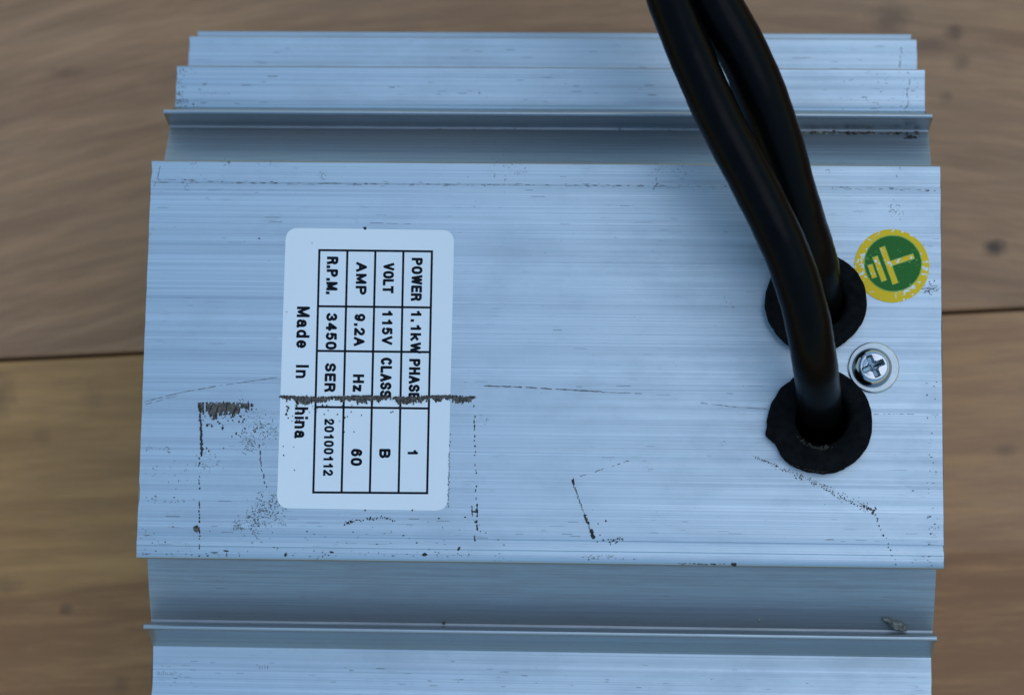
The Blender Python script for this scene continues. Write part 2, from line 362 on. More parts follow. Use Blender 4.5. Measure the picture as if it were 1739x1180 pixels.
def el(cx, cy, rx, ry, t0, t1, k=14): return [(cx + rx * math.cos(rad(t0 + (t1 - t0) * i / k)), cy + ry * math.sin(rad(t0 + (t1 - t0) * i / k))) for i in range(k + 1)]
def se(cx, cy, rx, ry, t0, t1, k=28):     # squarish bowl
    o = []
    for i in range(k + 1):
        t = rad(t0 + (t1 - t0) * i / k); c, q = math.cos(t), math.sin(t)
        o.append((cx + rx * math.copysign(abs(c) ** .8, c), cy + ry * math.copysign(abs(q) ** .8, q)))
    return o
GL = {  # centre lines in a cell one cap high: (width, strokes)
 'P': (.56, [[(0, 0), (0, 1), (.30, 1)] + el(.30, .74, .26, .26, 90, -90) + [(0, .48)]]),
 'O': (.62, [se(.31, .5, .31, .5, 0, 360)]), '0': (.52, [se(.26, .5, .26, .5, 0, 360)]),
 'W': (.80, [[(0, 1), (.19, 0), (.40, 1), (.61, 0), (.80, 1)]]),
 'E': (.50, [[(.50, 1), (0, 1), (0, 0), (.50, 0)], [(0, .52), (.45, .52)]]),
 'R': (.57, [[(0, 0), (0, 1), (.32, 1)] + el(.32, .75, .25, .25, 90, -90) + [(0, .50)], [(.30, .5), (.46, .42), (.52, .25), (.57, 0)]]),
 'V': (.62, [[(0, 1), (.31, 0), (.62, 1)]]), 'L': (.48, [[(0, 1), (0, 0), (.48, 0)]]), 'T': (.58, [[(0, 1), (.58, 1)], [(.29, 1), (.29, 0)]]),
 'A': (.62, [[(0, 0), (.31, 1), (.62, 0)], [(.12, .34), (.50, .34)]]),
 'M': (.66, [[(0, 0), (0, 1), (.33, .06), (.66, 1), (.66, 0)]]),
 'H': (.56, [[(0, 0), (0, 1)], [(.56, 0), (.56, 1)], [(0, .52), (.56, .52)]]),
 'S': (.54, [el(.27, .75, .26, .25, 20, 270, 16) + el(.27, .25, .27, .25, 90, -160, 16)]),
 'C': (.58, [el(.30, .5, .30, .5, 48, 312, 22)]),
 'B': (.55, [[(0, .5), (0, 1), (.29, 1)] + el(.29, .76, .23, .24, 90, -90) + [(0, .52)], [(0, .52), (0, 0), (.29, 0)] + el(.29, .26, .26, .26, -90, 90)]),
 'I': (.0, [[(0, 0), (0, 1)]]), '.': (.06, [[(.03, -.03), (.03, .07)]]),
 '1': (.26, [[(0, .74), (.12, .80), (.22, 1), (.22, 0)]]),
 '2': (.50, [el(.25, .73, .24, .27, 165, -35, 14) + [(.0, .02), (0, 0), (.50, 0)]]),
 '3': (.50, [el(.24, .755, .22, .245, 160, -90, 14) + el(.24, .255, .26, .255, 90, -160, 14)]),
 '4': (.54, [[(.40, 0), (.40, 1), (0, .28), (.54, .28)]]),
 '5': (.50, [[(.45, 1), (.09, 1), (.04, .50), (.08, .53)] + el(.25, .32, .25, .32, 125, -138, 16)]),
 '6': (.50, [el(.26, .31, .24, .31, 0, 360, 20), [(.02, .33), (.03, .62), (.10, .86)] + el(.27, .74, .20, .26, 130, 30, 8)]),
 '9': (.50, [el(.24, .69, .24, .31, 0, 360, 20), [(.48, .67), (.47, .38), (.40, .14)] + el(.23, .26, .20, .26, -50, -150, 8)]),
 'k': (.48, [[(0, 0), (0, 1)], [(.44, .68), (.02, .30)], [(.18, .45), (.48, 0)]]),
 'z': (.42, [[(0, .70), (.40, .70), (.02, 0), (.42, 0)]]),
 'a': (.46, [[(.04, .54)] + el(.23, .52, .19, .19, 150, 0, 9) + [(.42, .08), (.47, 0)], el(.21, .21, .21, .21, 70, 330, 14) + [(.42, .2), (.42, .36), (.25, .40)]]),
 'd': (.46, [[(.46, 0), (.46, 1)], el(.23, .35, .23, .35, 0, 360, 18)]),
 'e': (.48, [[(.02, .37), (.47, .37)] + el(.24, .36, .23, .35, 0, 318, 18)]),
 'n': (.44, [[(0, 0), (0, .70)], [(0, .45)] + el(.22, .47, .22, .24, 170, 0, 9) + [(.44, 0)]]),
 'h': (.44, [[(0, 0), (0, 1)], [(0, .45)] + el(.22, .47, .22, .24, 170, 0, 9) + [(.44, 0)]]),
 'i': (.0, [[(0, 0), (0, .62)], [(0, 1.0), (0, 1.02)]]),
}
def lettering(s, ub, cap, v0, v1, off=0, space=1.0):
    sw = .245 * cap * (.92 if s == '20100112' else .84 if cap > 50 else 1)        # stroke width in the units of the close-up
    x = 0; items = []; gap = .40
    for ch in s:
        wd, st = GL[ch]
        if ch == '1' and len(s) > 1: x += .12; items.append((x, st)); x += wd + gap + .10
        else: items.append((x, st)); x += wd + gap
    tot = x - gap - (.10 if s[-1] == '1' and len(s) > 1 else 0)
    kx = (v1 - v0 - sw) / max(tot, .001); H = cap - sw; zz = [0]
    bm = bmesh.new()
    def pt(p):
        v = v0 + sw / 2 + p[0]; u = ub + sw / 2 - .025 * (v - v0) + p[1]
        return P(*q3(u, v + .012 * p[1]), NZ + .00002 + zz[0])
    for x, st in items:
        for line in st:
            zz[0] += .0000006
            q = [Vector(((x + a) * kx, b * H)) for a, b in line]
            qq = [q[0]]
            for r in q[1:]:
                if (r - qq[-1]).length > .05: qq.append(r)
            q = qq; closed = (q[0] - q[-1]).length < .3 and len(q) > 8
            for i in range(len(q) - 1):
                a, c = q[i], q[i + 1]; d = (c - a).normalized(); nn = Vector((-d.y, d.x)) * sw / 2
                if not closed and i == 0: a = a - d * sw * .5
                if not closed and i == len(q) - 2: c = c + d * sw * .5
                bm.faces.new([bm.verts.new(pt(p)) for p in (a + nn, a - nn, c - nn, c + nn)]); zz[0] += 4e-8
                if i or closed:
                    bm.faces.new([bm.verts.new(pt(q[i] + Vector((math.cos(t * .7854), math.sin(t * .7854))) * sw / 2)) for t in range(8)]); zz[0] += 4e-8
    bmesh.ops.recalc_face_normals(bm, faces=bm.faces)
    for f in bm.faces:
        f.normal_update()
        if f.normal.z < 0: f.normal_flip()
    me = bpy.data.meshes.new('lettering'); bm.to_mesh(me); bm.free()
    under(link('lettering', me, INK), nameplate)
for args in [('POWER', 623, 43, 157, 326), ('1.1kW', 620, 42, 360, 532), ('PHASE', 613, 44, 553, 714), ('1', 607, 41, 911, 929),
             ('VOLT', 511, 43, 177, 296), ('115V', 507, 42, 360, 498), ('CLASS', 501, 45, 548, 706), ('B', 495, 45, 906, 943),
             ('AMP', 405, 43, 174, 302), ('9.2A', 398, 43, 376, 503), ('Hz', 392, 44, 614, 683), ('60', 384, 45, 905, 973),
             ('R.P.M.', 290, 45, 152, 301), ('3450', 287, 44, 374, 517), ('SER', 282, 44, 570, 683), ('20100112', 280, 39, 788, 1012),
             ('Made', 172, 52, 348, 512), ('In', 168, 51, 577, 629), ('China', 165, 52, 700, 864)]:
    lettering(*args)

# ------------------------------------------------------------------ round earth sticker
EC = P(1514.5, 451.5, .0001)
def disc_pts(c, r, k=72, jit=0): return [(c.x + (r + random.uniform(-jit, jit)) * math.cos(2 * math.pi * i / k), c.y + (r + random.uniform(-jit, jit)) * math.sin(2 * math.pi * i / k)) for i in range(k)]
pxm = (P(1514.5 + 50, 451.5, 0) - P(1514.5 - 50, 451.5, 0)).length / 100
ez = .00018
earth = slab('ground_sticker', disc_pts(EC, 63.6 * pxm), -.00003, ez, YELLOW)
tag(earth, 'round yellow sticker with a green disc and earth symbol')
gc = P(1516.5, 447.5, ez)
slab('green_rim', disc_pts(gc, 49.4 * pxm), ez - .00002, ez + .00004, LIME, earth)
slab('green_disc', disc_pts(gc, 47.6 * pxm), ez, ez + .00008, GREEN, earth)
def ebar(a, b, wdt, z=ez + .00016, name='symbol_bar', mat=None):
    A, B = [P(1430 + q[0] / 3.805, 370 + q[1] / 3.805, z) for q in (a, b)]
    d = (B - A).normalized(); nv = Vector((-d.y, d.x, 0)) * wdt / 3.805 * pxm / 2
    slab(name, [A + nv, A - nv, B - nv, B + nv], ez, z, mat or YELLOW, earth)
BARS = [((259, 190), (345, 424), 31, .0), ((213, 252), (272, 406), 29, .0), ((181, 304), (209, 386), 26, 0), ((300, 300), (462, 248), 27, -.00001)]
for a, b, wd, dz in BARS:
    A, B = Vector(a), Vector(b); d = (B - A).normalized() * 3.5
    ebar(tuple(A - d), tuple(B + d), wd + 12, ez + .00012 + dz, 'symbol_outline', LIME)
for a, b, wd, dz in BARS: ebar(a, b, wd + 2, ez + .00016 + dz)

# ------------------------------------------------------------------ earth screw and washer
SC = P(1483.7, 624, .0004)
def lathe(bm, prof, c, k=48, jit=0, open_=True, lump=None):
    rings = []
    ph = [random.random() * 6.28 for _ in range(4)]
    for (r, z) in prof:
        ring = []
        for i in range(k):
            t = 2 * math.pi * i / k
            rr = r
            if lump: rr = r * (1 + lump * (math.sin(2 * t + ph[0]) + .5 * math.sin(5 * t + ph[1]) + .4 * math.sin(11 * t + ph[2])))
            rr += random.uniform(-jit, jit)
            ring.append(bm.verts.new((c.x + rr * math.cos(t), c.y + rr * math.sin(t), c.z + z)))
        rings.append(ring)
    for a, b in zip(rings, rings[1:]):
        for i in range(k): bm.faces.new((a[i], a[(i + 1) % k], b[(i + 1) % k], b[i]))
    return rings
rs = []
K, NR, RH, HH = 96, 40, 34 * pxm, .0033
SC2 = P(1482.5, 622.5, .003)
bm = bmesh.new(); ringv = []
ca_, sa_ = math.cos(rad(24)), math.sin(rad(24))
def head_z(x, y):
    r = math.hypot(x, y) / RH
    z = HH * (1 - .16 * r * r) if r < .56 else HH * .94982 * max(0, 1 - ((r - .56) / .44) ** 2.4) ** .55
    a, b = abs(x * ca_ + y * sa_), abs(-x * sa_ + y * ca_)
    rr = math.hypot(x, y)
    arm = .58 * RH; hw = (.165 - .02 * rr / arm) * RH
    mn, mx = min(a, b), max(a, b)
    f = max(0, min(1, (hw - mn) / (.05 * RH))) * max(0, min(1, (arm - mx) / (.07 * RH)))
    f2 = max(0, min(1, (.32 * RH - (a + b) * .80) / (.07 * RH)))
    f = max(f, f2)
    dep = .0027 * (1 - .55 * rr / arm)
    return z - max(0, dep) * f
cen = bm.verts.new((SC2.x, SC2.y, .0008 + head_z(0, 0)))
for j in range(1, NR + 1):
    r = RH * (j / NR if j < NR else 1)
    ringv.append([bm.verts.new((SC2.x + r * math.cos(2 * math.pi * i / K), SC2.y + r * math.sin(2 * math.pi * i / K), .0008 + max(0, head_z(r * math.cos(2 * math.pi * i / K), r * math.sin(2 * math.pi * i / K))))) for i in range(K)])
for i in range(K): bm.faces.new((cen, ringv[0][i], ringv[0][(i + 1) % K]))
for a, b in zip(ringv, ringv[1:]):
    for i in range(K): bm.faces.new((a[i], b[i], b[(i + 1) % K], a[(i + 1) % K]))
screw = under(from_bm('screw', bm, ZINC, None, 40))
tag(screw, 'domed cross head screw with a zinc washer')
bm = bmesh.new()
WR = 43.3 * pxm
lathe(bm, [(.0025, .0001), (WR - .0002, 0), (WR, .0002), (WR, .0007), (WR - .00025, .0009), (RH * .9, .00095), (.0025, .00095), (.0025, .0001)], Vector((SC.x, SC.y, -.00005)), 64)
under(from_bm('washer', bm, WASHER, None, 35), screw)

# ------------------------------------------------------------------ rubber grommets
def grommet(c, hole, R, label, bite, th, seed, hr=.0063):
    random.seed(seed)
    k = 96; bm = bmesh.new(); rings = []
    hx, hy = hole.x - c.x, hole.y - c.y
    ph = [random.random() * 6.28 for _ in range(4)]
    prof = [(1, .0002, 0), (1, th * .45, 0), (.985, th * .8, 0), (.94, th, 0), (.75, th * 1.06, .1), (.45, th * 1.08, .3), (.20, th * 1.04, .6), (.06, th * .92, .9), (0, th * .6, 1), (0, -.012, 1), (0, -.0285, 1)]
    for (f, z, hf) in prof:
        ring = []
        for i in range(k):
            t = 2 * math.pi * i / k
            ro = R * (1 + .010 * math.sin(3 * t + ph[0]) + .006 * math.sin(7 * t + ph[1]) + .005 * math.sin(19 * t + ph[2]) * (1 if math.cos(t) < .2 else .3)) + random.uniform(-.00008, .00008)
            for (bt, bw_, bd) in bite:
                dt = abs((t - rad(bt) + math.pi) % (2 * math.pi) - math.pi)
                if dt < rad(bw_): ro += bd * (1 - dt / rad(bw_))
            ri = hr * (1 + .03 * math.sin(2 * t + ph[3]))
            ox, oy = ro * math.cos(t), ro * math.sin(t); ix, iy = hx + ri * math.cos(t), hy + ri * math.sin(t)
            zz = z + (random.uniform(-.00006, .00006) if 0 < f < 1 else 0)
            ring.append(bm.verts.new((c.x + ix + (ox - ix) * f, c.y + iy + (oy - iy) * f, zz)))
        rings.append(ring)
    for a, b in zip(rings, rings[1:]):
        for i in range(k): bm.faces.new((a[i], a[(i + 1) % k], b[(i + 1) % k], b[i]))
    bm.faces.new(rings[-1])  # added rubber floor closing the bore so that the hole looks dark
    o = from_bm('cable_grommet', bm, RUBBER, None, 50); o.location = (0, 0, 0)
    return tag(o, label, 'grommet', 'rubber grommets round the two cables')
gm1 = grommet(Vector((G1.x, G1.y, 0)), H1, 86 * pxm, 'black rubber grommet between the round yellow sticker and the front cable', [], .0040, 3)
gm2 = grommet(Vector((G2.x, G2.y, 0)), H2, 88 * pxm, 'black rubber grommet below the screw with dusty hole and nicked left edge', [(193, 9, .0009), (212, 14, -.0007), (128, 10, -.0004)], .0046, 5, .0066)

# ------------------------------------------------------------------ cables
def catmull(pts, n=10):
    out = []
    for i in range(len(pts) - 1):
        p0 = pts[max(i - 1, 0)]; p1 = pts[i]; p2 = pts[i + 1]; p3 = pts[min(i + 2, len(pts) - 1)]
        for j in range(n):
            t = j / n
            out.append(.5 * ((2 * p1) + (p2 - p0) * t + (2 * p0 - 5 * p1 + 4 * p2 - p3) * t * t + (3 * p1 - p0 - 3 * p2 + p3) * t ** 3))
    out.append(pts[-1]); return out
def cable(path, r, label, k=32):
    pts = catmull(path); bm = bmesh.new(); rings = []; up = Vector((1, 0, 0))
    for i, p in enumerate(pts):
        d = (pts[min(i + 1, len(pts) - 1)] - pts[max(i - 1, 0)]).normalized()
        a = (up - d * up.dot(d)).normalized(); b = d.cross(a); up = a
        rr = r * (1 + .008 * math.sin(i * .7) + .005 * math.sin(i * 1.9))
        rings.append([bm.verts.new(p + (a * math.cos(2 * math.pi * j / k) + b * math.sin(2 * math.pi * j / k)) * rr) for j in range(k)])
    for a, b in zip(rings, rings[1:]):
        for j in range(k): bm.faces.new((a[j], a[(j + 1) % k], b[(j + 1) % k], b[j]))
    bm.faces.new(rings[0]); bm.faces.new(rings[-1])
    o = from_bm('power_cable', bm, CABLE, None, 60)
    return tag(o, label, 'cable', 'black cables coming out of the housing')
ctrA = [(1396, 706, -.024), (1395, 704, -.012), (1394, 696, .000), (1390, 664, .015), (1382, 605, .029), (1367, 525, .037), (1340, 440, .042), (1304, 360, .045), (1263, 280, .046), (1221, 200, .047), (1177, 101, .047), (1139, 5, .046), (1100, -110, .044)]
ctrB = [(1393, 524, -.022), (1392, 518, -.010), (1390, 502, .002), (1382, 450, .014), (1367, 400, .021), (1345, 330, .028), (1309, 205, .036), (1267.5, 101, .041), (1217, 5, .044), (1169, -110, .045)]
def tail(pts, dx):
    e = pts[-1]; return pts + [e + Vector((-.03 + dx, .08, -.002)), e + Vector((-.06 + dx, .16, -.04)), e + Vector((-.09 + dx, .24, -.12)), Vector((e.x - .12 + dx, e.y + .34, ZW + .0065)), Vector((e.x - .15 + dx, e.y + .50, ZW + .0062))]
cable(tail([P(*q) for q in ctrA], 0), .0054, 'front black cable rising from the lower grommet and crossing the other cable')
cable(tail([P(*q) for q in ctrB], .004), .0061, 'rear black cable rising from the upper grommet behind the front cable')

# ------------------------------------------------------------------ marks: glue residue, scratches, dirt (low relief on the metal)
random.seed(21)
class Marks:
    def __init__(s): s.bm = bmesh.new()
    def blob(s, u, v, rx, ry, z=0.0, h=.00010, rot=0.0, n=7, rag=.35, mi=0):
        c = P(u, v, z); ca, sa = math.cos(rot), math.sin(rot); lo, hi = [], []
        for i in range(n):
            t = 2 * math.pi * (i + random.uniform(-.3, .3)) / n; q = 1 + random.uniform(-rag, rag)
            x, y = rx * q * pxm * math.cos(t), ry * q * pxm * math.sin(t)
            X, Y = c.x + x * ca - y * sa, c.y + x * sa + y * ca
            lo.append(s.bm.verts.new((X, Y, z - .00003))); hi.append(s.bm.verts.new((c.x + (X - c.x) * .85, c.y + (Y - c.y) * .85, z + h * random.uniform(.6, 1.1))))
        f = [s.bm.faces.new(hi)]
        for i in range(n): f.append(s.bm.faces.new((lo[i], lo[(i + 1) % n], hi[(i + 1) % n], hi[i])))
        for x in f: x.material_index = mi
    def line(s, pts, wdt, z=0.0, skip=.0, step=4.0, wob=.6, mi=0, h=.00004):
        q = [Vector(p) for p in pts]
        for a, b in zip(q, q[1:]):
            k = max(1, int((b - a).length / step))
            prev = None
            for j in range(k + 1):
                p = a.lerp(b, j / k) + Vector((random.uniform(-wob, wob), random.uniform(-wob, wob)))
                if prev is not None and random.random() >= skip:
                    A, B = P(prev.x, prev.y, z + h), P(p.x, p.y, z + h); d = B - A
                    if d.length > 1e-6:
                        nv = Vector((-d.y, d.x, 0)).normalized() * wdt * pxm / 2 * random.uniform(.5, 1.3)
                        f = s.bm.faces.new([s.bm.verts.new(x) for x in (A + nv, A - nv, B - nv, B + nv)]); f.material_index = mi
                prev = p
    def squig(s, u, v, r, n, wdt=1.2, z=0.0, mi=0, loops=5):
        for _ in range(n):
            c = Vector((random.gauss(u, r), random.gauss(v, r))); t = random.random() * 6.28; pts = [c]
            for _ in range(random.randint(1, 3)):
                t += random.uniform(-1.5, 1.5); c = c + Vector((math.cos(t), math.sin(t))) * random.uniform(1, 3.2); pts.append(c)
            s.line([tuple(x) for x in pts], wdt * .75, z, .2, 2, .35, mi)
            for _ in range(2): s.blob(random.gauss(u, r * 1.1), random.gauss(v, r * 1.1), random.uniform(.35, 1.1), random.uniform(.3, .8), z, .00004, random.random() * 3, 5, .5, mi)
    def done(s, name, mats, kind='stuff'):
        return tag(under(from_bm(name, s.bm, mats)), kind=kind)
NT = NZ + .00001
M = Marks()            # 0 dark, 1 brown grey
def zat(u, v): return NT if 475 < u < 764 else 0.0
def comb(u0, u1, vt, dep0, dep1, slope=0.0, seed=1.0, gain=1.0):
    def env(u):                                       # ragged: thick and thin stretches, frayed ends
        e = .72 + .22 * math.sin(u * .071 + seed) + .16 * math.sin(u * .19 + 2 * seed) + .1 * math.sin(u * .53)
        return min(1.15, e * gain) * min(1, (u - u0 + 6) / 12, (u1 + 3 - u) / 9)
    u = u0
    while u < u1:
        z = zat(u, vt); e = env(u); v = vt + slope * (u - u0) + 1.2 * math.sin(u * .045 + seed) + random.uniform(-.5, .5); dep = random.uniform(dep0, dep1) * e
        if random.random() < .93: M.blob(u, v + dep * .48, random.uniform(2.4, 3.8), dep * .5, z, .00012, 0, 8, .28, 1)
        u += random.uniform(2.6, 3.8)
    u = u0 + 1
    while u < u1:
        z = zat(u, vt); e = env(u); v = vt + slope * (u - u0) + 1.2 * math.sin(u * .045 + seed); dep = random.uniform(dep0, dep1) * e
        if random.random() < .75: M.blob(u, v + 1.4, random.uniform(1.4, 3.4), random.uniform(.9, 1.7), z, .00022, 0, 6, .5, 0)
        if random.random() < .8: M.blob(u + random.uniform(-1, 1), v + dep * random.uniform(.4, .75), random.uniform(.6, 1.5), dep * random.uniform(.15, .5), z, .00024, random.uniform(-.5, .5), 7, .45, 0)
        if random.random() < .6: M.blob(u, v + dep * random.uniform(.9, 1.15), random.uniform(1, 3.2), random.uniform(1, 2.8), z, .00022, 0, 6, .55, 0)
        u += random.uniform(3.8, 7.2)
comb(338, 428, 683, 19, 27, .01, .4, 1.3)
comb(477, 806, 672, 10, 15, -.002, 2.2, 1.15)
for k in range(26):                                   # upright leg of the left frame mark
    v = 690 + k * 3.3; M.blob(339.5 + k * .13 + random.uniform(-.8, .8), v, random.uniform(1.6, 3.2), random.uniform(2, 3.4), 0, .0002, 0, 6, .4, 0)
v = 778
while v < 930:
    if random.random() < .78: M.blob(338.5 + random.uniform(-.8, .8), v, random.uniform(.9, 1.7), random.uniform(1.2, 3.6), 0, .00015, 0, 6, .4, 0)
    v += random.uniform(3.5, 7)
M.blob(333, 897, 5.5, 5, 0, .0004, 0, 9, .35, 1); M.blob(335, 894, 3, 2.5, 0, .0006, 0, 7, .4, 0)
v = 682
while v < 900:                                        # broken right leg
    if random.random() < .62: M.blob(805.5 + (v - 682) * .02 + random.uniform(-1.3, 1.3), v, random.uniform(.8, 1.8), random.uniform(1.2, 4), 0, .00015, 0, 6, .4, 0)
    v += random.uniform(4.5, 10)
M.line([(801, 858), (802, 876)], 2, 0, .1, 3, .5); M.line([(810, 856), (811, 877)], 2.4, 0, .1, 3, .5); M.line([(801, 868), (812, 869)], 2.4, 0, 0, 3, .4)
M.blob(806, 915, 1.2, 6, 0); M.blob(779, 931, 2, 4, 0, rot=-.5); M.blob(722, 941, 5, 2.6, 0)
for _ in range(70):                                   # droplets under the combs
    u = random.choice((random.uniform(344, 425), random.uniform(478, 600))); d = random.expovariate(1 / 11)
    M.blob(u, 702 + d - (14 if u > 470 else 0), random.uniform(.7, 1.9), random.uniform(.7, 2.2), zat(u, 0), .00014, random.random() * 3, 6, .4, 0)
for (u, v, r) in [(352, 722, 2.6), (360, 723, 2.2), (378, 727, 3), (401, 736, 2.2), (351, 761, 1.8), (394, 741, 1.6), (370, 716, 1.7), (433, 733, 1.8), (443, 720, 1.5)]: M.blob(u, v, r * .8, r * 1.2, 0, .00016)
for (u, v, r) in [(486, 703, 2.2), (488, 698, 1.6), (504, 714, 1.6), (490, 692, 1.8), (512, 716, 1.3), (481, 758, 1.1), (482, 773, 1.3), (499, 759, .9), (500, 798, 1.2), (601, 733, 1.4), (590, 707, 1.2), (614, 705, 1.1), (632, 695, 1.3), (664, 700, 1.5), (667, 699, 1.2), (585, 733, 1.2), (487, 530, 1), (530, 413, .8), (620, 388, 3), (620, 866, 1.5), (700, 866, 1.5), (440, 405, 1.2)]: M.blob(u, v, r, r * 1.1, NT, .0001)
v = 715
while v < 862:                                        # grubby right edge of the nameplate
    if random.random() < .15 + .7 * (v > 768): M.blob(764.5 - (v - 715) * .022 + random.uniform(-1.6, 1.2), v, random.uniform(.5, 1.2), random.uniform(.7, 2), NT, .0001, 0, 5, .4, 0)
    v += random.uniform(1.8, 4)
for k in range(44):                                   # row of specks under the nameplate
    t = random.random(); M.blob(583 + 88 * t, 892 - 34 * t * (1 - t) - 8 * t + random.gauss(0, 1.6), random.uniform(.8, 2), random.uniform(.8, 1.8), 0, .00012, random.random() * 3, 6, .4, 0)
for _ in range(110):
    u, v = random.uniform(250, 860), random.choice((random.gauss(905, 8), random.gauss(922, 6), random.gauss(937, 3), random.gauss(942, 2)))
    if v < 943 + (u - 231) * .0145 and v > 876: M.blob(u, v, random.uniform(.5, 1.9), random.uniform(.5, 1.3), 0 if v < 925 else -.0001, .0001, 0, 6, .4, 0)
for (u, v, rx, ry) in [(384, 935, 6, 1.6), (365, 938, 8, 1), (485, 942, 3, 3), (522, 902, 2, 1.2), (563, 937, 4, 2), (745, 880, 3, 1.4), (790, 878, 2, 1.3), (808, 886, 3, 2.4), (685, 909, 2.4, 1.2)]: M.blob(u, v, rx, ry, 0 if v < 930 else -.0001)
# bent mark in the middle and the crooked line below the lower grommet
M.blob(973.5, 818, 3, 6, 0, .0002, .1, 7, .3, 0)
for k in range(30):
    t = k / 29; M.blob(975 + 33 * t + random.uniform(-1, 1), 826 + 86 * t + 4 * t * (1 - t), random.uniform(.7, 1.4) + 1.8 * (.55 < t < .75) + 2 * (t > .85), random.uniform(1, 2.4) + 2 * (t > .85), 0, .00016, 0, 6, .4, random.choice((0, 0, 1)))
for _ in range(22): M.blob(random.uniform(1012, 1058), random.gauss(917, 4), random.uniform(.8, 2.2), random.uniform(.8, 2), 0, .00012, 0, 6, .4, random.choice((0, 1)))
M.blob(1029, 884, 2, 2.5, 0); M.blob(1016, 889, 1.2, 1.2, 0)
M.line([(980, 810), (1020, 798), (1068, 782)], 1.2, 0, .5, 5, .8, 1)
path = [(1280, 775), (1310, 788), (1340, 800), (1372, 815), (1400, 828), (1425, 842), (1450, 852), (1480, 868)]
for a, b in zip(path, path[1:]):
    for _ in range(26):
        t = random.random(); sp = 1.4 + 3.6 * max(0, (a[0] - 1280) / 200)
        u = a[0] + (b[0] - a[0]) * t; v = a[1] + (b[1] - a[1]) * t + random.gauss(0, sp)
        M.blob(u, v, random.uniform(.6, 1.9), random.uniform(.5, 1.3), 0, .0001, random.random() * 3, 6, .5, random.choice((0, 1, 1, 1)))
for k in range(9): M.blob(random.uniform(1466, 1488), random.uniform(850, 872), random.uniform(1.5, 3), random.uniform(2, 4), 0, .00014, .5, 6, .5, random.choice((0, 1)))
v = 874
while v < 962:
    M.blob(1487 + (v - 874) * .42 + random.uniform(-2, 2), v, random.uniform(.8, 1.8), random.uniform(1, 2.6), 0 if v < 945 else -.0001, .0001, -.4, 6, .4, random.choice((0, 1))); v += random.uniform(4, 10)
for k in range(26): M.blob(random.gauss(1018, 14) + 4, 943 + random.gauss(0, 2.5), random.uniform(1, 3.2), random.uniform(.8, 2.4), -.0002, .0001, 0, 6, .5, 1)
for k in range(22): M.blob(random.uniform(1035, 1110), 946 + random.gauss(0, 2), random.uniform(.7, 2), random.uniform(.7, 2), -.0002, .0001, 0, 6, .5, 1)
for k in range(30): M.blob(random.uniform(1150, 1240), 957 + random.gauss(0, .8), random.uniform(1, 3), random.uniform(.4, .9), -.0004, .0001, 0, 6, .4, 0)
M.blob(1246, 958, 6, 3, -.0004, .0003, 0, 8, .3, 0)
M.done('adhesive_residue', [GUNK, GUNK2])

S = Marks()            # 0 grey scuff, 1 dark scuff
S.squig(412, 690, 7, 14, 1.4, 0, 1); S.squig(440, 722, 13, 55, 1.4, 0, 1); S.squig(424, 752, 8, 34, 1.3, 0, 1); S.squig(462, 737, 6, 18, 1.3, 0, 1)
S.line([(440, 755), (443, 790), (452, 828)], 2.2, 0, .3, 3, 1.5, 1)
S.squig(452, 866, 13, 95, 1.4, 0, 1); S.squig(430, 885, 9, 45, 1.4, 0, 1); S.squig(403, 893, 5, 22, 1.4, 0, 1); S.squig(470, 845, 5, 12, 1.1); S.squig(478, 888, 5, 10, 1)
S.line([(425, 900), (435, 912), (446, 922)], 1.4, 0, .2, 4, 1)
S.line([(245, 682), (300, 668), (360, 657), (420, 648), (476, 640)], 1.5, 0, .12, 6, .4)
S.line([(246, 687), (300, 672)], 1, 0, .3, 6, .4)
S.line([(822, 655), (880, 657), (950, 661), (1022, 665)], 1.8, 0, .05, 6, .35, 1)
S.line([(1022, 666), (1090, 668)], 1.2, 0, .4, 6, .4); S.line([(1190, 684), (1250, 691), (1302, 694)], 1.2, 0, .35, 6, .4)
S.line([(1484, 703), (1540, 703), (1598, 704)], 1.0, 0, .5, 4, .4, 0)
for (u0, u1, v0, v1, n_) in [(258, 470, 305, 312, 45), (470, 860, 312, 314, 60), (860, 1240, 313, 318, 50), (1410, 1594, 319, 325, 34)]:
    for _ in range(n_):                                # broken dark dashes along the die groove
        u = random.uniform(u0, u1); v = v0 + (v1 - v0) * (u - u0) / (u1 - u0) + random.gauss(0, 1.2)
        S.line([(u, v), (u + random.uniform(2, 9), v + .1)], random.uniform(.4, 1.1), 0, 0, 20, .2, random.choice((0, 0, 0, 1)))
for _ in range(130):                                   # short drawn dashes on the plate
    u = random.uniform(262, 1585); v = random.choice((random.uniform(285, 420), random.uniform(285, 930), random.uniform(880, 935)))
    if 470 < u < 772 and 386 < v < 866: continue
    S.line([(u, v), (u + random.uniform(3, 26), v + .2)], random.uniform(.35, .85), 0 if v < 925 else -.0001, 0, 30, .2, random.choice((0, 0, 0, 1)))
for (u, v, r, n_) in [(330, 279, 5, 5), (387, 277, 6, 6), (460, 276, 9, 7), (548, 300, 4, 5), (318, 318, 4, 6), (850, 288, 14, 10), (880, 288, 8, 5), (1120, 290, 6, 10), (1160, 288, 9, 6), (1112, 312, 4, 4), (1525, 290, 6, 5), (1407, 290, 3, 3),
                      (1518, 355, 6, 6), (1528, 362, 6, 5), (1240, 515, 6, 3), (250, 760, 3, 4), (262, 800, 8, 6), (300, 800, 12, 7), (345, 792, 8, 8), (365, 788, 6, 6), (1100, 795, 5, 4), (820, 712, 5, 6), (1228, 750, 3, 4), (850, 945, 12, 6), (670, 925, 10, 6), (800, 930, 5, 8), (540, 935, 9, 8)]:
    S.squig(u, v, r, n_, 1.1, 0 if v < 925 else -.0001, random.choice((0, 0, 1)))
S.line([(272, 283), (268, 300), (260, 322)], 1, 0, .1, 4, .4, 1); S.line([(1108, 323), (1118, 310)], 1.4, 0, .1, 4, .5)
